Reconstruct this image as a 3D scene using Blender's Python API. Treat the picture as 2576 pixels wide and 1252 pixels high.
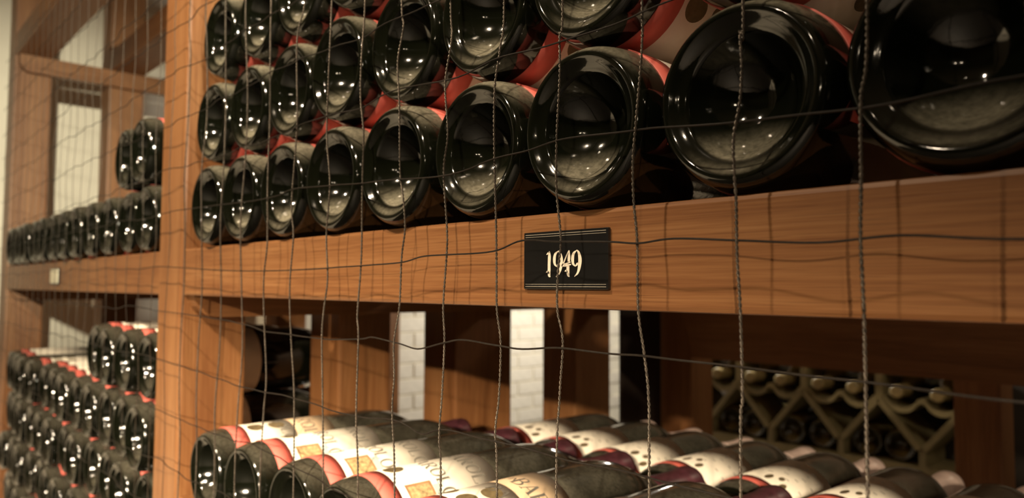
import bpy, bmesh, math, random
from mathutils import Matrix, Vector
random.seed(1949)
for o in list(bpy.data.objects): bpy.data.objects.remove(o)
SC = bpy.context.scene
COL = SC.collection
D = 0.258            # metres from the lens to the front of the rack; layout below is in this unit
CAMZ = 1.25          # eye height
def W(x, y, z): return Vector((x * D, y * D, z * D + CAMZ))

# ------------------------------------------------------------------ camera
cam_d = bpy.data.cameras.new('camera'); cam = bpy.data.objects.new('camera', cam_d); COL.objects.link(cam)
R = ((0.67601329, -0.03421845, -0.73609451), (0.73686896, 0.03883647, 0.67491915), (0.00549263, -0.99865951, 0.05146848))
M = Matrix(((R[0][0], -R[0][1], -R[0][2], 0), (R[1][0], -R[1][1], -R[1][2], 0), (R[2][0], -R[2][1], -R[2][2], 0), (0, 0, 0, 1)))
M.translation = W(0, 0, 0); cam.matrix_world = M
cam_d.sensor_fit = 'HORIZONTAL'; cam_d.sensor_width = 36.0; cam_d.lens = 36.0 * 1850 / 2576
cam_d.clip_start = 0.01; cam_d.clip_end = 60
cam_d.dof.use_dof = True; cam_d.dof.focus_distance = 1.36 * D; cam_d.dof.aperture_fstop = 9.5
SC.camera = cam

# ------------------------------------------------------------------ world, lamps, exposure
wd = bpy.data.worlds.new('world'); SC.world = wd; wd.use_nodes = True
wd.node_tree.nodes['Background'].inputs[0].default_value = (1.0, 0.8, 0.55, 1)
wd.node_tree.nodes['Background'].inputs[1].default_value = 0.004
def lamp(name, p, watts, rad, colr):
    l = bpy.data.lights.new(name, 'POINT'); l.energy = watts; l.shadow_soft_size = rad; l.color = colr
    o = bpy.data.objects.new(name, l); COL.objects.link(o); o.location = W(*p); return o
WARM = (1.0, 0.80, 0.56)
def spot(name, p, aim, watts, rad, half, blend, colr):
    l = bpy.data.lights.new(name, 'SPOT'); l.energy = watts; l.shadow_soft_size = rad; l.color = colr
    l.spot_size = 2 * math.radians(half); l.spot_blend = blend
    o = bpy.data.objects.new(name, l); COL.objects.link(o); o.location = W(*p)
    o.rotation_euler = (W(*aim) - W(*p)).to_track_quat('-Z', 'Y').to_euler(); return o
spot('aisle_spot', (7.0, -10.4, 3.30), (3.42, -6.90, -1.91), 960, 0.026, 35, 0.12, WARM)
spot('aisle_spot', (7.9, -9.8, 3.00), (4.32, -6.30, -2.26), 720, 0.026, 35, 0.15, WARM)
spot('ceiling_spot', (-1.8, -4.6, 5.9), (-2.5, 1, .9), 225, 0.034, 20, 1.0, WARM)
spot('ceiling_spot', (2.2, -4.4, 5.6), (-3.2, 1, .9), 275, 0.034, 19, 1.0, WARM)
lamp('bulb', (2.4, -3.4, 0.9), 1.1, 0.006, WARM)
lamp('bulb', (3.1, -3.3, 0.95), 1.1, 0.006, WARM)
spot('far_spot', (7.0, -2.2, 1.8), (-8, 1.3, .9), 520, 0.03, 8, 1.0, (1.0, .91, .67))
lamp('back_aisle_lamp', (-5.4, 7.6, 0.9), 33.0, 0.05, (1.0, 0.92, 0.78))
lamp('bin_lamp', (0.2, 5.8, 1.9), 5.0, 0.05, WARM)
SC.view_settings.view_transform = 'Standard'; SC.view_settings.look = 'None'
SC.view_settings.gamma = 1.0; SC.view_settings.use_curve_mapping = False
SC.view_settings.exposure = 0.0

# ------------------------------------------------------------------ materials
def newmat(name):
    m = bpy.data.materials.new(name); m.use_nodes = True
    nt = m.node_tree; return m, nt, nt.nodes['Principled BSDF']
def N(nt, t, **kw):
    n = nt.nodes.new(t)
    for k, v in kw.items(): setattr(n, k, v)
    return n
def ramp(nt, fac, stops):
    r = N(nt, 'ShaderNodeValToRGB'); e = r.color_ramp.elements
    while len(e) < len(stops): e.new(0.5)
    for i, (p, c) in enumerate(stops): e[i].position = p; e[i].color = (*c, 1)
    nt.links.new(fac, r.inputs[0]); return r.outputs[0]
def plain(name, c, rough=0.5, noise=0.12, scale=60, metal=0.0, bump=0.0):
    m, nt, b = newmat(name)
    tc = N(nt, 'ShaderNodeTexCoord'); nz = N(nt, 'ShaderNodeTexNoise'); nz.inputs['Scale'].default_value = scale; nz.inputs['Detail'].default_value = 5
    nt.links.new(tc.outputs['Object'], nz.inputs['Vector'])
    lo = tuple(max(0, v * (1 - noise)) for v in c); hi = tuple(v * (1 + noise) for v in c)
    nt.links.new(ramp(nt, nz.outputs[0], [(0.3, lo), (0.7, hi)]), b.inputs['Base Color'])
    b.inputs['Roughness'].default_value = rough; b.inputs['Metallic'].default_value = metal
    if bump:
        bp = N(nt, 'ShaderNodeBump'); bp.inputs['Strength'].default_value = bump; bp.inputs['Distance'].default_value = 0.004
        nt.links.new(nz.outputs[0], bp.inputs['Height']); nt.links.new(bp.outputs[0], b.inputs['Normal'])
    return m
def wood(name, axis, c0, c1, c2):
    m, nt, b = newmat(name)
    tc = N(nt, 'ShaderNodeTexCoord'); oi = N(nt, 'ShaderNodeObjectInfo')
    add = N(nt, 'ShaderNodeVectorMath', operation='MULTIPLY_ADD')
    nt.links.new(oi.outputs['Random'], add.inputs[0]); add.inputs[1].default_value = (7.3, 5.1, 9.7); nt.links.new(tc.outputs['Object'], add.inputs[2])
    def layer(s_long, s_cross, detail, rough, dist=0.0):
        mp = N(nt, 'ShaderNodeMapping'); sc = [s_cross] * 3; sc[axis] = s_long; mp.inputs['Scale'].default_value = sc
        nt.links.new(add.outputs[0], mp.inputs[0])
        n = N(nt, 'ShaderNodeTexNoise'); n.inputs['Scale'].default_value = 1; n.inputs['Detail'].default_value = detail; n.inputs['Roughness'].default_value = rough
        n.inputs['Distortion'].default_value = dist
        nt.links.new(mp.outputs[0], n.inputs['Vector']); return n.outputs[0]
    broad = layer(2.2, 34, 4, 0.55, 0.6); fine = layer(14, 620, 3, 0.6); pore = layer(30, 1500, 2, 0.5)
    mx = N(nt, 'ShaderNodeMath', operation='MULTIPLY_ADD'); nt.links.new(fine, mx.inputs[0]); mx.inputs[1].default_value = 0.55
    m2 = N(nt, 'ShaderNodeMath', operation='MULTIPLY'); nt.links.new(broad, m2.inputs[0]); m2.inputs[1].default_value = 0.55
    nt.links.new(m2.outputs[0], mx.inputs[2])
    colr = ramp(nt, mx.outputs[0], [(0.40, c0), (0.56, c1), (0.72, c2)])
    dk = N(nt, 'ShaderNodeMix', data_type='RGBA', blend_type='MULTIPLY'); nt.links.new(colr, dk.inputs[6])
    nt.links.new(ramp(nt, pore, [(0.30, (0.55, 0.5, 0.45)), (0.42, (1, 1, 1))]), dk.inputs[7]); dk.inputs[0].default_value = 0.6
    nt.links.new(dk.outputs[2], b.inputs['Base Color'])
    b.inputs['Roughness'].default_value = 0.48
    bp = N(nt, 'ShaderNodeBump'); bp.inputs['Strength'].default_value = 0.18; bp.inputs['Distance'].default_value = 0.0006
    nt.links.new(fine, bp.inputs['Height']); nt.links.new(bp.outputs[0], b.inputs['Normal'])
    return m
OAK = ((0.165, 0.063, 0.020), (0.228, 0.098, 0.034), (0.285, 0.136, 0.052))
WOODX = wood('oak_along_x', 0, *OAK); WOODY = wood('oak_along_y', 1, *OAK); WOODZ = wood('oak_along_z', 2, *OAK)
def glass(name, clean, dust, amount, rough):
    m, nt, b = newmat(name)
    tc = N(nt, 'ShaderNodeTexCoord'); oi = N(nt, 'ShaderNodeObjectInfo')
    add = N(nt, 'ShaderNodeVectorMath', operation='MULTIPLY_ADD')
    nt.links.new(oi.outputs['Random'], add.inputs[0]); add.inputs[1].default_value = (3.3, 4.1, 2.7); nt.links.new(tc.outputs['Object'], add.inputs[2])
    n1 = N(nt, 'ShaderNodeTexNoise'); n1.inputs['Scale'].default_value = 38; n1.inputs['Detail'].default_value = 6; nt.links.new(add.outputs[0], n1.inputs['Vector'])
    n2 = N(nt, 'ShaderNodeTexNoise'); n2.inputs['Scale'].default_value = 420; n2.inputs['Detail'].default_value = 3; nt.links.new(add.outputs[0], n2.inputs['Vector'])
    mu = N(nt, 'ShaderNodeMath', operation='MULTIPLY'); nt.links.new(n1.outputs[0], mu.inputs[0]); nt.links.new(n2.outputs[0], mu.inputs[1])
    f = N(nt, 'ShaderNodeMapRange'); f.inputs[1].default_value = 0.12; f.inputs[2].default_value = 0.42; f.inputs[3].default_value = amount * 0.55; f.inputs[4].default_value = min(1, amount * 1.5)
    nt.links.new(mu.outputs[0], f.inputs[0])
    ge = N(nt, 'ShaderNodeNewGeometry'); sx = N(nt, 'ShaderNodeSeparateXYZ'); nt.links.new(ge.outputs['Normal'], sx.inputs[0])
    up = N(nt, 'ShaderNodeMapRange', interpolation_type='SMOOTHSTEP'); up.inputs[1].default_value = 0.36; up.inputs[2].default_value = 1.0; up.inputs[3].default_value = 0.0; up.inputs[4].default_value = 1.0
    nt.links.new(sx.outputs[2], up.inputs[0])
    fu = N(nt, 'ShaderNodeMath', operation='MULTIPLY'); nt.links.new(f.outputs[0], fu.inputs[0]); nt.links.new(up.outputs[0], fu.inputs[1])
    mx = N(nt, 'ShaderNodeMix', data_type='RGBA'); mx.inputs[6].default_value = (*clean, 1); mx.inputs[7].default_value = (*dust, 1)
    nt.links.new(fu.outputs[0], mx.inputs[0]); nt.links.new(mx.outputs[2], b.inputs['Base Color'])
    rr = N(nt, 'ShaderNodeMapRange'); rr.inputs[3].default_value = rough; rr.inputs[4].default_value = rough + 0.10
    nt.links.new(n1.outputs[0], rr.inputs[0]); nt.links.new(rr.outputs[0], b.inputs['Roughness'])
    b.inputs['IOR'].default_value = 1.52; b.inputs['Specular IOR Level'].default_value = 0.6
    bp = N(nt, 'ShaderNodeBump'); bp.inputs['Strength'].default_value = 0.10; bp.inputs['Distance'].default_value = 0.003
    nt.links.new(n1.outputs[0], bp.inputs['Height']); nt.links.new(bp.outputs[0], b.inputs['Normal'])
    return m
GLASS = glass('dusty_dark_green_glass', (0.0035, 0.0042, 0.0022), (0.42, 0.385, 0.285), 0.52, 0.035)
GLASSC = glass('clean_black_glass', (0.0035, 0.0042, 0.0022), (0.24, 0.22, 0.165), 0.26, 0.06)
GLASSB = glass('brown_dusty_glass', (0.02, 0.016, 0.005), (0.36, 0.27, 0.10), 0.7, 0.12)
RED = plain('faded_red_paper', (0.62, 0.13, 0.10), 0.6, 0.10, 90)
CREAM = plain('cream_paper', (0.84, 0.78, 0.66), 0.65, 0.06, 70)
TAN = plain('tan_paper', (0.50, 0.37, 0.24), 0.65, 0.10, 70)
INK = plain('grey_ink', (0.13, 0.12, 0.10), 0.6, 0.1)
MEDAL = plain('bronze_print', (0.16, 0.12, 0.06), 0.6, 0.25, 260)
PICT = plain('ochre_print', (0.47, 0.34, 0.17), 0.6, 0.5, 330)
FRAME = plain('brown_print', (0.36, 0.20, 0.10), 0.6, 0.2)
BLUE = plain('pale_blue_print', (0.44, 0.54, 0.52), 0.6, 0.06)
FOIL = plain('burgundy_foil', (0.075, 0.022, 0.030), 0.38, 0.3, 120)
PINK = plain('pale_pink_foil', (0.86, 0.66, 0.58), 0.34, 0.12, 120)
OCHRE = plain('ochre_wax', (0.27, 0.20, 0.085), 0.45, 0.3, 90)
WIRE = plain('tarnished_wire', (0.085, 0.070, 0.055), 0.36, 0.5, 500, metal=0.6)
RUST = plain('dark_oxidised_wire', (0.014, 0.010, 0.007), 0.6, 0.4, 400, metal=0.3)
PLATE = plain('black_enamel', (0.006, 0.006, 0.006), 0.32, 0.2)
IVORY = plain('ivory_print', (0.78, 0.70, 0.56), 0.5, 0.1, 800)
GLARE = plain('painted_glare', (0.75, 0.70, 0.52), 0.5, 0.06)  # pale colour stands in for glare on a black plate
PLASTER = plain('white_plaster', (0.88, 0.83, 0.70), 0.85, 0.05, 9, bump=0.2)
BRICKM = plain('white_painted_brick', (0.82, 0.77, 0.67), 0.8, 0.06, 40, bump=0.25)
MORTAR = plain('white_mortar', (0.68, 0.63, 0.54), 0.9, 0.08, 60)
CEIL = plain('lime_ceiling', (0.42, 0.36, 0.28), 0.9, 0.08, 6)
FLOORM = plain('stone_floor', (0.022, 0.017, 0.013), 0.7, 0.3, 5)
AISLEW = plain('dim_stone', (0.10, 0.075, 0.05), 0.9, 0.25, 6)

# ------------------------------------------------------------------ helpers
def obj(name, me, mat=None, parent=None, loc=None):
    if mat is not None and not me.materials: me.materials.append(mat)
    o = bpy.data.objects.new(name, me); COL.objects.link(o)
    if parent is not None: o.parent = parent
    if loc is not None: o.location = loc
    return o
def thing(name, label, cat, loc, group=None):
    o = bpy.data.objects.new(name, None); COL.objects.link(o); o.empty_display_size = 0.02
    o.location = loc; tag(o, label, cat, group); return o
def tag(o, label, cat, group=None):
    o['label'] = label; o['category'] = cat
    if group: o['group'] = group
    return o
def meshof(name, verts, faces, mat=None, smooth=False):
    me = bpy.data.meshes.new(name); me.from_pydata([tuple(v) for v in verts], [], faces); me.update()
    if mat: me.materials.append(mat)
    if smooth: me.polygons.foreach_set('use_smooth', [True] * len(me.polygons))
    return me
def box_mesh(name, size, mat, bevel=0.0):
    bm = bmesh.new(); bmesh.ops.create_cube(bm, size=1.0); bmesh.ops.scale(bm, vec=size, verts=bm.verts)
    if bevel: bmesh.ops.bevel(bm, geom=bm.edges[:], offset=bevel, segments=2, affect='EDGES', profile=0.6)
    me = bpy.data.meshes.new(name); bm.to_mesh(me); bm.free(); me.materials.append(mat); return me
def span_box(name, a, b, mat, bevel=0.0, parent=None):
    """box between two corners given in layout units; origin at its centre"""
    A, B = W(*a), W(*b); c = (A + B) / 2; s = B - A
    me = box_mesh(name, (abs(s.x), abs(s.y), abs(s.z)), mat, bevel)
    p = c - parent.location if parent is not None else c
    return obj(name, me, None, parent, p)
def lathe(name, prof, seg, mat, smooth=True, closed_ends=(False, False)):
    """profile of (radius, t) swept round local +Y"""
    vs, fs = [], []; rings = []
    for r, t in prof:
        if r < 1e-6: rings.append([len(vs)]); vs.append((0, t, 0))
        else:
            rings.append(list(range(len(vs), len(vs) + seg)))
            for i in range(seg):
                a = 2 * math.pi * i / seg; vs.append((r * math.sin(a), t, r * math.cos(a)))
    for A, B in zip(rings, rings[1:]):
        for i in range(seg):
            j = (i + 1) % seg
            if len(A) == 1 and len(B) > 1: fs.append((A[0], B[j], B[i]))
            elif len(B) == 1 and len(A) > 1: fs.append((A[i], A[j], B[0]))
            else: fs.append((A[i], A[j], B[j], B[i]))
    me = meshof(name, vs, fs, mat, smooth)
    bm = bmesh.new(); bm.from_mesh(me); bmesh.ops.recalc_face_normals(bm, faces=bm.faces); bm.to_mesh(me); bm.free()
    return me
def spline(pts, n):
    """Catmull-Rom through points"""
    out = []; P = [pts[0]] + list(pts) + [pts[-1]]
    for i in range(1, len(P) - 2):
        p0, p1, p2, p3 = P[i - 1], P[i], P[i + 1], P[i + 2]
        for k in range(n):
            t = k / n; out.append(tuple(0.5 * ((2 * b) + (-a + c) * t + (2 * a - 5 * b + 4 * c - d) * t * t + (-a + 3 * b - 3 * c + d) * t ** 3) for a, b, c, d in zip(p0, p1, p2, p3)))
    out.append(tuple(pts[-1])); return out
def tube(vs, fs, path, rad, sides):
    base = len(vs); n = len(path)
    for i, p in enumerate(path):
        t = (Vector(path[min(i + 1, n - 1)]) - Vector(path[max(i - 1, 0)])).normalized()
        u = t.cross(Vector((0, 1, 0)));
        if u.length < 1e-4: u = t.cross(Vector((1, 0, 0)))
        u.normalize(); w = t.cross(u)
        for k in range(sides):
            a = 2 * math.pi * k / sides; vs.append(Vector(p) + u * (rad * math.cos(a)) + w * (rad * math.sin(a)))
    for i in range(n - 1):
        for k in range(sides):
            l = (k + 1) % sides; fs.append((base + i * sides + k, base + i * sides + l, base + (i + 1) * sides + l, base + (i + 1) * sides + k))
def stroke2d(vs, fs, pts, sub=4):
    """variable width stroke: (x, y, width) points -> strip of quads in 2-D"""
    q = spline(pts, sub) if len(pts) > 2 else pts
    base = len(vs); n = len(q)
    for i, (x, y, w) in enumerate(q):
        a, b = q[max(0, i - 1)], q[min(n - 1, i + 1)]; dx, dy = b[0] - a[0], b[1] - a[1]; L = math.hypot(dx, dy) or 1
        nx, ny = -dy / L * w / 2, dx / L * w / 2; vs.append((x + nx, y + ny)); vs.append((x - nx, y - ny))
    for i in range(n - 1): fs.append((base + 2 * i, base + 2 * i + 1, base + 2 * i + 3, base + 2 * i + 2))
def ordinal(i): return ['first', 'second', 'third', 'fourth', 'fifth', 'sixth', 'seventh', 'eighth', 'ninth', 'tenth', 'eleventh', 'twelfth', 'thirteenth'][i]

# ------------------------------------------------------------------ the setting
XL, XRW, YF, YB, ZF, ZC = -8.0, 15.0, -13.0, 10.2, -1.25 / D, 6.2
def struct(name, a, b, mat):
    o = span_box(name, a, b, mat); o['kind'] = 'structure'; return o
struct('floor', (XL - .4, YF - .4, ZF - .4), (XRW + .4, YB + .4, ZF), FLOORM)
struct('ceiling', (XL - .4, YF - .4, ZC), (XRW + .4, YB + .4, ZC + .4), CEIL)
wl = struct('wall_left', (XL - .4, YF, ZF), (XL, YB, ZC), PLASTER)
struct('wall_right', (XRW, YF, ZF), (XRW + .4, YB, ZC), AISLEW)
struct('wall_back', (XL - .4, YB, ZF), (XRW + .4, YB + .4, ZC), AISLEW)
struct('wall_front', (XL - .4, YF - .4, ZF), (XRW + .4, YF, ZC), AISLEW)
# painted bricks on the stretch of the left wall that shows between the rear posts
bl, bh = 0.62, 0.20
brick_me = box_mesh('brick', (0.03 * D, (bl - .03) * D, (bh - .022) * D), BRICKM, 0.0012)
for r in range(11):
    z = -2.0 + (r + .5) * bh
    for k in range(9):
        y = 4.35 + (k + (.5 if r % 2 else 0)) * bl + bl / 2
        if y + bl / 2 < YB: obj('brick', brick_me, None, wl, W(XL + random.uniform(.004, .010), y, z) - wl.location)

# ------------------------------------------------------------------ rack timber
LEV = [(-0.040, 0.1415), (1.86, 2.04), (-1.89, -1.712)]            # beam bottoms and tops
DEPTHS = [(1.0, 1.245), (1.69, 1.955), (2.36, 2.74), (3.27, 3.58), (4.48, 4.74)]
FRAMES = [(-3.28, -3.0, 'between the two bays'), (-7.34, -7.06, 'beside the white wall'), (0.78, 1.06, 'at the near end of the bay')]
PD = ['front', 'second', 'third', 'fourth', 'rearmost']
def post(x0, x1, y0, y1, label):
    o = span_box('oak_post', (x0, y0, ZF), (x1, y1, 4.4), WOODZ, 0.0035); return tag(o, label, 'post', 'oak posts of the wine rack')
for fi, (x0, x1, where) in enumerate(FRAMES):
    for di, (y0, y1) in enumerate(DEPTHS):
        if fi == 2 and di: continue
        if fi == 0: lab = ['tall oak post at the front between left and right bays', 'second oak post behind the front post, lit below its shadow', 'third oak post back, left of the tall white wall strip', 'dark fourth oak post right of the tall white wall strip', 'reddish rear oak post left of the scalloped bottle bins'][di]
        elif fi == 1: lab = ['far left oak post at the picture edge by white wall', 'oak post between the two white wall patches at upper left', 'third oak post of the far left frame, mostly hidden', 'fourth oak post of the far left frame, mostly hidden', 'rear oak post of the far left frame, mostly hidden'][di]
        else: lab = 'oak post closing the near right end of the bay'
        post(x0, x1, y0 - (.006 if di == 0 else 0), y1 + .012, lab)
bays = [(-3.0, 0.78, 'right bay'), (-7.06, -3.28, 'left bay')]
for bi, (x0, x1, bn) in enumerate(bays):
    for li, (z0, z1) in enumerate(LEV):
        for di, (y0, y1) in enumerate(DEPTHS):
            if li == 2 and di > 1: continue
            ln = ['middle', 'upper', 'lower'][li]
            lab = f'{PD[di]} oak cross beam of the {ln} shelf in the {bn}'
            if li == 0 and di == 0: lab = 'oak front beam carrying the black 1949 plate' if bi == 0 else 'oak front beam of the left shelf with small glare-painted tag'
            o = span_box('oak_beam', (x0, y0, z0), (x1, y1, z1), WOODX, 0.0022); tag(o, lab, 'beam', 'oak shelf beams')
# side ledgers, screwed to the posts, run from front to back with a rounded front corner
def ledger(xa, xb, zb, zt, y0, y1, label):
    prof = [(y0, zt), (y1, zt), (y1, zb)]
    for k in range(7):
        a = math.pi / 2 * k / 6; prof.append((y0 + .085 * (1 - math.sin(a)), zb + .085 * (1 - math.cos(a))))
    c = W((xa + xb) / 2, (y0 + y1) / 2, (zb + zt) / 2); n = len(prof); vs = []
    for x in (xa, xb): vs += [W(x, y, z) - c for y, z in prof]
    fs = [tuple(range(n))[::-1], tuple(range(n, 2 * n))] + [(i, (i + 1) % n, n + (i + 1) % n, n + i) for i in range(n)]
    me = meshof('oak_ledger', vs, fs, WOODY)
    bm = bmesh.new(); bm.from_mesh(me); bmesh.ops.recalc_face_normals(bm, faces=bm.faces); bm.to_mesh(me); bm.free()
    tag(obj('oak_ledger', me, None, None, c), label, 'ledger', 'oak ledgers under the shelves')
for xa, xb, zb, zt, lab in [(-3.0, -2.925, -.125, -.042, 'oak ledger with rounded end under right of the middle beam'), (-3.355, -3.28, -.125, -.042, 'oak ledger under the left shelf, on the middle frame'),
                       (-7.06, -6.985, -.125, -.042, 'oak ledger under the left shelf, on the far frame'), (-7.06, -6.985, 1.72, 1.858, 'upper oak ledger on the far left frame'),
                       (-3.355, -3.28, 1.72, 1.858, 'upper oak ledger on the left of the middle frame'), (-3.0, -2.925, 1.72, 1.858, 'upper oak ledger on the right of the middle frame')]:
    ledger(xa, xb, zb, zt, 1.02, 4.73, lab)
# rear fascia with a curved left end above the bins
prof = [(-3.17, -.042), (0.78, -.042), (0.78, -.485), (-2.97, -.485)]
for k in range(1, 7):
    a = math.pi / 2 * k / 7; prof.append((-3.17 + .20 * math.cos(a), -.485 + .40 * math.sin(a)))
c = W(-1.2, 4.44, -.26); n = len(prof); vs = []
for y in (4.42, 4.476): vs += [W(x, y, z) - c for x, z in prof]
me = meshof('fascia_board', vs, [tuple(range(n))[::-1], tuple(range(n, 2 * n))] + [(i, (i + 1) % n, n + (i + 1) % n, n + i) for i in range(n)], WOODX)
bm = bmesh.new(); bm.from_mesh(me); bmesh.ops.recalc_face_normals(bm, faces=bm.faces); bm.to_mesh(me); bm.free()
tag(obj('fascia_board', me, None, None, c), 'dark wide fascia board above the scalloped bottle bins', 'board')
tag(span_box('light_blocker', (-3.0, 1.275, .1415), (-2.876, 1.665, 1.715), WOODZ, .002), 'oak spacer against the middle post added to stop light beside the stacked bottles', 'blocker')  # added to block light leaking past the post onto the posts behind
# low shelf planks that carry the labelled bottles
tag(span_box('shelf_plank', (-2.99, 1.0, -.90), (0.77, 2.12, -.812), WOODX, .002), 'oak plank under the front row of labelled bottles', 'plank', 'planks under the labelled bottles')
tag(span_box('shelf_plank', (-2.99, 2.2, -1.05), (0.77, 3.2, -.957), WOODX, .002), 'oak plank under the pink capped back row of bottles', 'plank', 'planks under the labelled bottles')
GAPDARK = plain('dark_gap_black', (0.02, 0.013, 0.009), 0.6, 0.3, 25)  # black sheet added to stand in for the deep dark background
tag(span_box('dark_gap_sheet', (-3.28, 4.02, -1.9), (-3.255, 4.47, -.05), GAPDARK, .001), 'added black sheet for the dark between white strip and reddish rear post', 'board')
tag(span_box('oak_post', (-1.43, 4.76, ZF), (-1.19, 5.0, -.375), WOODZ, .003), 'short dark wooden post right of the scalloped bottle bins', 'post')

# ------------------------------------------------------------------ number plate
def serif_plate():
    px0, px1, pz0, pz1 = -1.046, -.832, -.004, .1055
    c = W((px0 + px1) / 2, .993, (pz0 + pz1) / 2); w, h = (px1 - px0) * D, (pz1 - pz0) * D
    p = thing('number_plate', 'black enamel plate reading 1949 in cream gothic figures', 'plate', c)
    obj('plate', box_mesh('plate', (w, .007 * D, h), PLATE, .0004), None, p, (0, .0015 * D, 0))
    yf = -.0020 * D - .00012
    vs, fs = [], []
    for s in (-1, 1):
        for off, t in ((.0013, .00016), (.0024, .00012)):
            zc = s * (h / 2 - off); b = len(vs); vs += [(-w / 2 + .0012, yf, zc - t), (w / 2 - .0012, yf, zc - t), (w / 2 - .0012, yf, zc + t), (-w / 2 + .0012, yf, zc + t)]; fs.append((b, b + 1, b + 2, b + 3))
        if s: continue
        xc = s * (w / 2 - .0012); b = len(vs); vs += [(xc - .0001, yf, -h / 2 + .0012), (xc + .0001, yf, -h / 2 + .0012), (xc + .0001, yf, h / 2 - .0012), (xc - .0001, yf, h / 2 - .0012)]; fs.append((b, b + 1, b + 2, b + 3))
    obj('border_line', meshof('border_line', vs, fs, plain('grey_line', (.30, .27, .22), .5)), None, p)
    one = [[(.02, .86, .02), (.10, .90, .07), (.20, .97, .03)], [(.20, .99, .05), (.205, .80, .17), (.19, .5, .17), (.19, .2, .17), (.20, .06, .15), (.27, .0, .03)], [(.0, .17, .02), (.10, .20, .08), (.16, .12, .05)]]
    nine = [[(.30, .97, .03), (.14, .86, .13), (.085, .68, .17), (.11, .50, .13), (.24, .385, .03)], [(.30, .99, .03), (.42, .90, .11), (.50, .66, .19), (.47, .38, .17), (.37, .14, .10), (.18, .0, .02)], [(.24, .385, .03), (.33, .46, .10), (.40, .50, .05)]]
    four = [[(.42, .99, .03), (.30, .82, .06), (.14, .56, .07), (.03, .43, .05)], [(.44, .99, .04), (.43, .75, .15), (.41, .56, .13)], [(.0, .42, .06), (.25, .425, .09), (.55, .46, .04)], [(.05, .475, .03), (.3, .50, .05), (.52, .55, .04)], [(.37, .40, .16), (.37, .2, .17), (.39, .07, .14), (.46, .0, .03)], [(.17, .2, .02), (.27, .23, .08), (.33, .15, .05)]]
    hh = .0475 * D * 1.03; sx = .0118 / .60 * .40
    for d, x in ((one, -.0117), (nine, -.0070), (four, -.0012), (nine, .0050)):
        v2, f2 = [], []
        for s in d: stroke2d(v2, f2, s)
        zc = -.0018
        me = meshof('digit', [(x + a * .0112, yf - .00004, zc + (b - .5) * hh) for a, b in v2], f2, IVORY)
        obj('digit', me, None, p)
    return p
serif_plate()
tg = thing('glare_tag', 'small dark tag with painted glare on the left shelf beam', 'tag', W(-5.26, .992, .05))
obj('glare_face', box_mesh('glare_face', (.20 * D, .014 * D, .085 * D), GLARE, .0005), None, tg)  # glare on the dark plate, painted as a pale face
obj('tag_plate', box_mesh('tag_plate', (.22 * D, .010 * D, .10 * D), PLATE, .0005), None, tg, (0, .003 * D, 0))

# ------------------------------------------------------------------ bottles
BR = 0.150 * D; BL = 0.304
def body_profile():
    p = [(0, .0265), (.003, .0263), (.007, .0250), (.011, .0228), (.015, .0198), (.0185, .0162), (.0212, .0124), (.0232, .0090), (.0243, .0066), (.0250, .0052), (.0257, .0046), (.0266, .0042), (.0280, .0034), (.0295, .0022), (.0308, .0010), (.0318, .0003), (.0328, .0), (.0338, .0003), (.0349, .0012), (.0359, .0027), (.0368, .0048), (.0376, .0078), (.0382, .0120), (BR, .0180)]
    p += [(BR, .06), (BR, .12), (BR, .168), (BR * .995, .176), (BR * .965, .186), (BR * .90, .197), (BR * .79, .208), (BR * .65, .218), (BR * .53, .227), (.0170, .236), (.0152, .248), (.0143, .262), (.0140, .285), (.0140, .303), (0, .303)]
    return p
BODY = lathe('glass_body', body_profile(), 72, GLASS)
BODYC = lathe('glass_body', body_profile(), 72, GLASSC)
BODYB = lathe('glass_body', body_profile(), 40, GLASSB)
CAPP = [(.0159, .2395), (.0166, .240), (.0158, .249), (.0150, .262), (.0147, .281), (.0153, .283), (.0157, .288), (.0157, .298), (.0148, .3025), (.011, .304), (0, .3040)]
CAPS = {'burgundy': lathe('capsule', CAPP, 32, FOIL), 'pink': lathe('capsule', CAPP, 32, PINK), 'ochre': lathe('capsule', CAPP, 24, OCHRE)}
def wrap(a_arc, t, lift):
    """arc length from the top towards +x, axial position -> local point"""
    r = BR + lift; a = a_arc / BR; return (r * math.sin(a), t, r * math.cos(a))
def sector(name, a0, a1, t0, t1, lift, mat, n=36):
    vs, fs = [], []
    for i in range(n + 1):
        a = a0 + (a1 - a0) * i / n; vs += [wrap(a, t0, 0), wrap(a, t0, lift), wrap(a, t1, lift), wrap(a, t1, 0)]
    for i in range(n):
        b = 4 * i
        for k in range(3): fs.append((b + k, b + k + 1, b + 4 + k + 1, b + 4 + k))
    return meshof(name, vs, fs, mat, True)
def flatcap(v2, f2, name, lift, mat): return meshof(name, [wrap(a, t, lift) for a, t in v2], f2, mat)
def oval(a, t, ra, rt, n=24, rings=3):
    v2 = [(a, t)]; f2 = []
    for k in range(1, rings + 1):
        for i in range(n): th = 2 * math.pi * i / n; v2.append((a + ra * k / rings * math.cos(th), t + rt * k / rings * math.sin(th)))
    for i in range(n): f2.append((0, 1 + i, 1 + (i + 1) % n))
    for k in range(rings - 1):
        for i in range(n): b = 1 + k * n; j = (i + 1) % n; f2.append((b + i, b + n + i, b + n + j, b + j))
    return v2, f2
S = .055; T = .15
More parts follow.
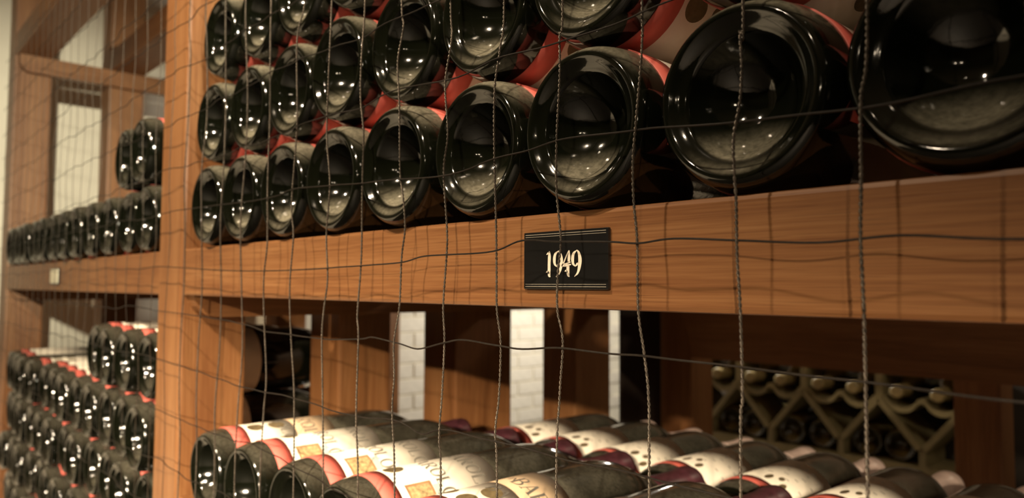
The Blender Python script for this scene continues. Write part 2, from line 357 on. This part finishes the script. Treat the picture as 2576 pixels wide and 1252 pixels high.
GL = {'B': [[(.10, 0, T), (.10, 1, T)], [(0, .98, S), (.30, .98, S)], [(0, .02, S), (.30, .02, S)], [(.28, .98, S), (.50, .90, .1), (.52, .70, .13), (.42, .56, .09), (.15, .53, S)], [(.15, .53, S), (.48, .48, .1), (.60, .27, .14), (.50, .08, .10), (.28, .02, S)]],
      'A': [[(.06, 0, S), (.36, 1, S)], [(.36, 1, T), (.66, 0, T)], [(.17, .34, S), (.54, .34, S)], [(-.04, .02, S), (.18, .02, S)], [(.52, .02, S), (.80, .02, S)]],
      'R': [[(.10, 0, T), (.10, 1, T)], [(0, .98, S), (.30, .98, S)], [(0, .02, S), (.22, .02, S)], [(.28, .98, S), (.52, .90, .1), (.55, .72, .14), (.44, .54, .09), (.15, .50, S)], [(.30, .50, .08), (.45, .30, .13), (.58, .05, .13), (.72, .02, S)]],
      'O': [[(.38, 1, S), (.15, .88, .11), (.06, .5, T), (.15, .12, .11), (.38, 0, S)], [(.38, 1, S), (.61, .88, .11), (.70, .5, T), (.61, .12, .11), (.38, 0, S)]],
      'L': [[(.10, 0, T), (.10, 1, T)], [(0, .98, S), (.24, .98, S)], [(0, .02, S), (.58, .02, S)], [(.58, .0, S), (.62, .22, S)]],
      'G': [[(.62, .80, .05), (.40, 1, S), (.15, .86, .11), (.06, .5, T), (.15, .12, .11), (.40, 0, S), (.62, .12, .06)], [(.62, .0, T), (.62, .40, T)], [(.48, .41, S), (.74, .41, S)]],
      'N': [[(.08, 0, S), (.08, 1, S)], [(.08, 1, T), (.66, 0, T)], [(.66, 0, S), (.66, 1, S)], [(-.04, .02, S), (.2, .02, S)], [(.54, .98, S), (.78, .98, S)]],
      'I': [[(.15, 0, T), (.15, 1, T)], [(.02, .98, S), (.28, .98, S)], [(.02, .02, S), (.28, .02, S)]]}
ADV = {'B': .78, 'A': .86, 'R': .84, 'O': .88, 'L': .76, 'G': .90, 'N': .88, 'I': .42}
def lettering(lines):
    v2, f2 = [], []
    for text, a_c, t0, h, sq in lines:
        tot = sum(ADV[c] for c in text) * h * sq; x = a_c - tot / 2
        for ch in text:
            for s in GL[ch]:
                n0 = len(v2); stroke2d(v2, f2, s, 4)
                for i in range(n0, len(v2)): v2[i] = (x + v2[i][0] * h * sq, t0 + v2[i][1] * h)
            x += ADV[ch] * h * sq
    return v2, f2
LA = .098   # half arc of the wrapped label
def rect(vs, fs, a0, a1, t0, t1, n=6):
    b = len(vs)
    for i in range(n + 1): a = a0 + (a1 - a0) * i / n; vs += [(a, t0), (a, t1)]
    for i in range(n): fs.append((b + 2 * i, b + 2 * i + 2, b + 2 * i + 3, b + 2 * i + 1))
BAND = sector('red_band', -LA, LA, .0185, .0329, .00055, RED, 44)
LABEL = sector('label', -LA, LA, .0330, .118, .0005, CREAM, 44)
LABEL_LOW = sector('label', -LA, LA, .0330, .079, .0005, CREAM, 44)
LABEL_TOP = sector('upper_label', -LA, LA, .0792, .118, .0006, TAN, 44)
LET_A = flatcap(*lettering([('BAROLO', 0.0, .0655, .0115, 1.0), ('BAROLO', 0.004, .0955, .0120, 0.95)]), 'lettering', .0007, INK)
LET_B = flatcap(*lettering([('BAROLO', 0.008, .0645, .0105, 1.0)]), 'lettering', .0007, INK)
LET_T = flatcap(*lettering([('BAROLO', 0.012, .0865, .0135, .9), ('IN', -.021, .090, .006, 1)]), 'lettering', .0008, INK)
vs, fs = [], []
for row in range(5):
    a = -.045
    while a < .045:
        w = random.uniform(.002, .0055)
        if random.random() < .55: rect(vs, fs, a, a + w, .060 + row * .011, .0612 + row * .011, 2)
        a += w + random.uniform(.003, .007)
LET_C = flatcap(vs, fs, 'lettering', .0007, INK)
def medal(a, t): return flatcap(*oval(a, t, .0066, .0078), 'medallion', .0007, MEDAL)
MED_A = [medal(-.012, .0435), medal(.050, .046)]
MED_B = [medal(-.010, .0430), medal(-.010, .0635), medal(.0085, .0435), medal(.0085, .064), medal(-.030, .0435)]
v2, f2 = [], []; rect(v2, f2, .010, .034, .0385, .0600); PIC_F = flatcap(v2, f2, 'picture_frame', .0007, FRAME)
v2, f2 = [], []; rect(v2, f2, .0122, .034, .0400, .0580); PIC = flatcap(v2, f2, 'picture', .0008, PICT)
v2, f2 = [], []; rect(v2, f2, .014, .030, .0604, .0655); BLU = flatcap(v2, f2, 'blue_panel', .0007, BLUE)
SMUDGE = []
for a, t, ra, rt in [(-.004, .046, .0028, .0075), (.011, .044, .0026, .007), (.004, .055, .0024, .005)]: SMUDGE.append(flatcap(*oval(a, t, ra, rt, 14, 2), 'mark', .0007, MEDAL))
BAKED = {}
def turned(me, rot):
    k = (me.name, round(rot, 3))
    if k not in BAKED: c = me.copy(); c.transform(Matrix.Rotation(rot, 4, 'Y')); BAKED[k] = c
    return BAKED[k]
def bottle(x, y, z, rot, label, group, style='A', cap='burgundy', flip=False, tilt=0.0, cat='bottle', body=None):
    o = thing('wine_bottle', label, cat, W(x, y, z), group)
    o.rotation_euler = (0, 0, math.pi if flip else random.uniform(-.006, .006))
    obj('glass_body', body or BODY, None, o)
    if style != 'none':
        Q = lambda nm, me, par: obj(nm, turned(me, rot), None, par)
        Q('red_band', BAND, o)
        if style == 'B':
            l = Q('label', LABEL_LOW, o); Q('lettering', LET_B, l)
            for m in MED_B: Q('medallion', m, l)
            l2 = Q('upper_label', LABEL_TOP, o); l2['label'] = 'tan upper paper label with dark lettering'; Q('lettering', LET_T, l2)
        else:
            l = Q('label', LABEL, o)
            if style == 'A':
                Q('lettering', LET_A, l); Q('picture_frame', PIC_F, l); Q('picture', PIC, l); Q('blue_panel', BLU, l)
                for m in MED_A: Q('medallion', m, l)
            elif style == 'C':
                Q('lettering', LET_C, l)
                for m in SMUDGE: Q('mark', m, l)
            elif style == 'M':
                for m in MED_B[:4]: Q('medallion', m, l)
    obj('capsule', CAPS[cap], None, o)
    return o
rr = lambda: math.radians(random.choice((-150, -90, -30, 20, 60, 110, 160)))
# upper right bay, bases out, three rows one on top of the other
ROWS = [[-2.712, -2.408, -2.106, -1.800, -1.490, -1.188, -.885, -.578, -.276, .028],
        [-2.690, -2.388, -2.086, -1.784, -1.482, -1.180, -.878, -.576, -.274],
        [-2.640, -2.335, -2.033, -1.731, -1.428, -1.126, -.824, -.522, -.220]]
for ri, row in enumerate(ROWS):
    for k, x in enumerate(row):
        z = .1415 + .150 + ri * .3 + (.002 * ri)
        y = .972 + random.uniform(-.006, .010) + (.0 if ri == 0 else .006)
        rot = math.radians(random.choice((-40, -34, -37)) if ri == 0 else random.choice((95, 110, 128)))
        bottle(x, y, z, rot, f"dusty dark bottle base, {['bottom', 'middle', 'top'][ri]} row above the 1949 beam, {ordinal(k)} from the post", 'bottles stacked above the 1949 beam', 'M')
# left bay, upper shelf
for ri, n in ((0, 12), (1, 2)):
    for k in range(n):
        bottle(-3.455 - .3035 * k - (.03 if ri else 0), .975 + random.uniform(-.02, .02), .1415 + .15 + ri * .302, rr(), f"far dark bottle on the left shelf, {['lower', 'upper'][ri]} row, {ordinal(k)} from the oak post", 'bottles on the left shelf', 'M', body=BODYC)
# left bay, stack under the shelf
for ri in range(5):
    z = -1.712 + .15 + (4 - ri) * .302
    for k in range(4 if ri == 0 else 12):
        bottle(-3.455 - .3035 * k, .975 + random.uniform(-.012, .04), z, rr(), f"dark bottle in stack below the left shelf, {ordinal(ri)} row down, {ordinal(k)} from post", 'bottle stack below the left shelf', 'M', body=BODYC)
# right bay, front row of labelled bottles
FX = [-2.665, -2.345, -2.030, -1.735, -1.440, -1.135, -.832, -.530, -.228]
FR = [2, 14, 4, 18, 30, 34, 0, 10, -15]
FS = ['B', 'A', 'A', 'A', 'B', 'B', 'A', 'B', 'A']
DZ = [0, .004, .002, .006, .004, .0, .003, 0, 0]
for k, x in enumerate(FX):
    bottle(x, .975 + [0, .0, .012, .006, .0, .01, 0, 0, 0][k], -.662 + DZ[k], math.radians(FR[k]), f'red-banded bottle with paper label, front row under the 1949 beam, {ordinal(k)} from post', 'labelled bottles in the front row', FS[k], body=BODYC)
# right bay, back row with pink capsules
for k in range(8):
    x = -2.575 + .302 * k + .01
    bottle(x, 2.245 + random.uniform(-.02, .02), -.807, math.radians(random.choice((8, 20, 32))), f'pink-capped bottle with cream label in the back row, {ordinal(k)} from the left', 'pink-capped bottles in the back row', 'C', 'pink', body=BODYC)

# ------------------------------------------------------------------ diamond bins beyond the rear posts
bins = thing('bottle_bin_rack', 'dim scalloped bottle bins with slanted sides beyond the rear post', 'wine rack', W(-3.6, 7.75, -1.3))
def slat(x0, z0, x1, z1, dy=0):
    a, b = W(x0, 7.6 + dy, z0), W(x1, 7.6 + dy, z1); d = b - a; L = d.length
    o = obj('slat', box_mesh('slat', (L, .55 * D, .055 * D), plain_slat, .001), None, bins, (a + b) / 2 - bins.location)
    o.rotation_euler = (0, -math.atan2(d.z, d.x), 0)
plain_slat = plain('olive_grey_board', (0.24, 0.20, 0.10), 0.55, 0.25, 20)
plain_slat2 = plain('shade_panel_dark', (0.03, 0.022, 0.015), 0.7, 0.25, 20)
PX = [-5.06, -4.32, -3.58, -2.84, -2.10]
ZT, ZM, ZB = -.98, -1.46, -1.62
def scallop(xa, xb):
    m = (xa + xb) / 2; top = []
    for k in range(25):
        x = xa + (xb - xa) * k / 24; z = ZT - .02
        for cx in (m - .172, m + .172):
            d = abs(x - cx)
            if d < .156: z = min(z, ZT + .035 - math.sqrt(.156 ** 2 - d * d))
        top.append((x, z))
    prof = top + [(x, z - .05) for x, z in reversed(top)]; n = len(prof); vs = []
    for y in (7.36, 7.86): vs += [W(x, y, z) - bins.location for x, z in prof]
    fs = [(i, (i + 1) % n, n + (i + 1) % n, n + i) for i in range(n)]
    for i in range(24):
        for o_, fl in ((0, 1), (n, -1)): fs.append(tuple([o_ + i, o_ + i + 1, o_ + n - 2 - i, o_ + n - 1 - i][::fl]))
    obj('scalloped_shelf', meshof('scalloped_shelf', vs, fs, plain_slat), None, bins)
for i, x in enumerate(PX):
    if i < len(PX) - 1:
        m = (x + PX[i + 1]) / 2
        scallop(x, PX[i + 1]); slat(x, ZT - .06, m - .02, ZM); slat(PX[i + 1], ZT - .06, m + .02, ZM)
        s = span_box('stub', (m - .03, 7.35, ZB), (m + .03, 7.87, ZM), plain_slat, .001); s.location = s.location - bins.location; s.parent = bins
    s = span_box('stub', (x - .035, 7.35, ZT - .06), (x + .035, 7.87, -.70), plain_slat, .001); s.location = s.location - bins.location; s.parent = bins
top = span_box('top_rail', (-5.2, 7.35, -.70), (-1.9, 7.87, -.62), plain_slat, .002); top.location -= bins.location; top.parent = bins
base = span_box('plinth', (-5.2, 7.35, ZF), (-1.9, 7.87, ZB), plain_slat, .002); base.location -= bins.location; base.parent = bins
bk = span_box('shade_panel', (-5.2, 8.45, ZF), (-1.9, 8.5, -.62), plain_slat2, .002); bk.location -= bins.location; bk.parent = bins  # dark panel added so the depth behind the bins stays dark
BN = ['leftmost', 'second', 'third', 'rightmost']
for i in range(4):
    m = (PX[i] + PX[i + 1]) / 2
    for dx, nm in [(-.172, 'left'), (.172, 'right')]:
        bottle(m + dx, 8.40, ZT + .035, 0, f'{nm} neck-out bottle on the {BN[i]} scalloped shelf', 'bottles on the scalloped bins', 'none', 'ochre', flip=True, body=BODYB)
for i, p in enumerate(PX[:4]):
    for dx, nm in [(-.152, 'left'), (.152, 'right')]:
        bottle(p + dx, 7.42 + random.uniform(-.03, .03), ZB + .15, 0, f'{nm} base-out brown bottle below the {["leftmost", "second", "third", "fourth"][i]} scalloped shelf', 'brown bottles below the scalloped bins', 'none', 'ochre', body=BODYB)

# ------------------------------------------------------------------ wire netting in front of the rack
NY = .935
net = thing('wire_netting', 'square wire netting of twisted wires stretched across the rack front', 'netting', W(-3.0, NY, 0))
VW = [
 [(-2.095,0.860),(-2.089,0.676),(-2.105,0.516),(-2.103,0.306),(-2.085,0.129),(-2.099,0.021),(-2.106,-0.096),(-2.091,-0.270),(-2.099,-0.375),(-2.092,-0.614)],
 [(-1.890,0.800),(-1.914,0.691),(-1.921,0.459),(-1.938,0.232),(-1.921,0.139),(-1.926,0.020),(-1.926,-0.068),(-1.917,-0.167),(-1.903,-0.307),(-1.898,-0.574)],
 [(-1.733,0.755),(-1.728,0.617),(-1.746,0.404),(-1.730,0.268),(-1.742,0.136),(-1.727,0.019),(-1.734,-0.063),(-1.738,-0.135),(-1.738,-0.288),(-1.737,-0.540)],
 [(-1.565,0.706),(-1.566,0.557),(-1.566,0.458),(-1.551,0.367),(-1.569,0.237),(-1.567,0.067),(-1.569,-0.068),(-1.561,-0.125),(-1.568,-0.316),(-1.568,-0.504)],
 [(-1.402,0.659),(-1.392,0.594),(-1.405,0.513),(-1.396,0.413),(-1.400,0.262),(-1.386,0.197),(-1.381,0.129),(-1.396,0.063),(-1.396,-0.045),(-1.407,-0.126),(-1.402,-0.205),(-1.411,-0.286),(-1.410,-0.473)],
 [(-1.221,0.607),(-1.213,0.523),(-1.225,0.428),(-1.214,0.320),(-1.235,0.243),(-1.227,0.121),(-1.229,0.067),(-1.235,-0.041),(-1.227,-0.115),(-1.227,-0.230),(-1.233,-0.312),(-1.231,-0.435)],
 [(-1.051,0.558),(-1.055,0.465),(-1.066,0.381),(-1.070,0.250),(-1.071,0.112),(-1.070,0.024),(-1.067,-0.045),(-1.055,-0.109),(-1.054,-0.210),(-1.059,-0.278),(-1.051,-0.397)],
 [(-0.892,0.512),(-0.895,0.448),(-0.892,0.375),(-0.899,0.262),(-0.904,0.170),(-0.896,0.085),(-0.906,0.022),(-0.906,-0.041),(-0.893,-0.096),(-0.896,-0.192),(-0.897,-0.364)],
 [(-0.717,0.462),(-0.715,0.403),(-0.716,0.352),(-0.723,0.261),(-0.730,0.201),(-0.731,0.140),(-0.726,0.071),(-0.728,-0.036),(-0.717,-0.104),(-0.709,-0.171),(-0.706,-0.292)],
 [(-0.539,0.410),(-0.543,0.365),(-0.540,0.320),(-0.541,0.267),(-0.550,0.212),(-0.549,0.156),(-0.547,0.126),(-0.548,0.042),(-0.546,-0.025),(-0.547,-0.153),(-0.550,-0.262)],
 [(-0.368,0.361),(-0.375,0.236),(-0.375,0.136),(-0.377,0.062),(-0.376,-0.021),(-0.378,-0.133)]]
def to3(x, z, y=NY): return W(x, y, z) - net.location
def vwire(pts, twisted):
    x0, x1 = pts[0][0], pts[-1][0]
    pts = [(x0, 1.9), (x0 + .004, 1.35), (x0 - .003, max(1.0, pts[0][1] + .12))] + pts + [(x1 + .003, -1.1), (x1, -1.8)]
    sp = spline([(p[0], p[1], NY + .006 * math.sin(9 * p[1] + 40 * p[0])) for p in pts], 10)
    P = [to3(a, b, c) for a, b, c in sp]
    vs, fs = [], []
    if not twisted: tube(vs, fs, P, .00036, 5)
    else:
        # resample by height, wind two strands round each other inside the part near the lens
        step = .00068; acc = 0.0; line = [P[0]]
        for a, b in zip(P, P[1:]):
            seg = b - a; L = seg.length
            if not (-.80 * D < a.z < 1.0 * D): line.append(b); continue
            k = max(1, int(L / step))
            for i in range(1, k + 1): line.append(a + seg * (i / k))
        ph = 0.0; s1, s2 = [], []; pr = .00036
        for i, p in enumerate(line):
            if i: ph += min((p - line[i - 1]).length / .0046, .35) * 2 * math.pi
            off = Vector((math.cos(ph) * pr, math.sin(ph) * pr, 0)); s1.append(p + off); s2.append(p - off)
        tube(vs, fs, s1, .00039, 4); tube(vs, fs, s2, .00039, 4)
    obj('upright_wire', meshof('upright_wire', vs, fs, WIRE, True), None, net)
for w in VW: vwire(w, True)
xs = [-2.272 - .176 * k for k in range(27)]
for x in xs:
    vwire([(x + random.uniform(-.006, .006), z) for z in (.85, .6, .4, .2, 0, -.2, -.4, -.6)], x > -2.9)
for x in (-.20, -.02, .16): vwire([(x, z) for z in (.5, .25, 0, -.2)], True)
HW = [
 [(-3.064,0.072),(-2.383,0.048),(-1.953,0.043),(-1.558,0.049),(-1.396,0.053),(-1.304,0.064),(-1.206,0.066),(-1.065,0.068),(-0.990,0.086),(-0.899,0.080),(-0.783,0.075),(-0.720,0.070),(-0.649,0.074),(-0.545,0.067),(-0.430,0.059),(-0.333,0.064),(-0.208,0.054)],
 [(-3.097,-0.100),(-2.620,-0.107),(-2.277,-0.117),(-2.087,-0.133),(-1.901,-0.135),(-1.729,-0.137),(-1.558,-0.127),(-1.491,-0.119),(-1.400,-0.127),(-1.315,-0.135),(-1.221,-0.116),(-1.164,-0.107),(-1.050,-0.111),(-0.989,-0.114),(-0.888,-0.105),(-0.781,-0.108),(-0.713,-0.106),(-0.616,-0.108),(-0.378,-0.114)],
 [(-3.103,-0.287),(-2.606,-0.298),(-2.265,-0.311),(-2.078,-0.309),(-1.893,-0.305),(-1.722,-0.311),(-1.556,-0.312),(-1.411,-0.299),(-1.297,-0.313),(-1.227,-0.294),(-1.136,-0.293),(-1.048,-0.291),(-0.897,-0.294),(-0.702,-0.291)],
 [(-3.085,-0.479),(-2.591,-0.485),(-2.316,-0.483),(-2.138,-0.473),(-1.811,-0.493),(-1.625,-0.506)],
 [(-2.854,0.279),(-2.108,0.258),(-1.928,0.270),(-1.559,0.250),(-1.385,0.242),(-1.229,0.232),(-1.067,0.247),(-0.984,0.252),(-0.891,0.259),(-0.719,0.251),(-0.606,0.240),(-0.372,0.225)]]
def hwire(pts):
    z0, z1 = pts[0][1], pts[-1][1]; x0, x1 = pts[0][0], pts[-1][0]; ext = []
    x = -7.0
    while x < x0 - .12: ext.append((x, z0 + random.uniform(-.012, .012))); x += .176
    end = []; x = x1 + .17
    while x < .8: end.append((x, z1 + random.uniform(-.008, .008))); x += .176
    sp = spline([(a, b) for a, b in ext + pts + end], 6)
    vs, fs = [], []; tube(vs, fs, [to3(a, b, NY - .004 + .004 * math.sin(31 * a)) for a, b in sp], .00044, 6)
    obj('cross_wire', meshof('cross_wire', vs, fs, RUST, True), None, net)
for h in HW: hwire(h)
for z in (.440, .625, .81, .995, 1.18, 1.37, 1.56, 1.75, -.67, -.855, -1.04, -1.23, -1.42):
    hwire([(-3.2 + .18 * k, z + random.uniform(-.013, .013)) for k in range(18)])
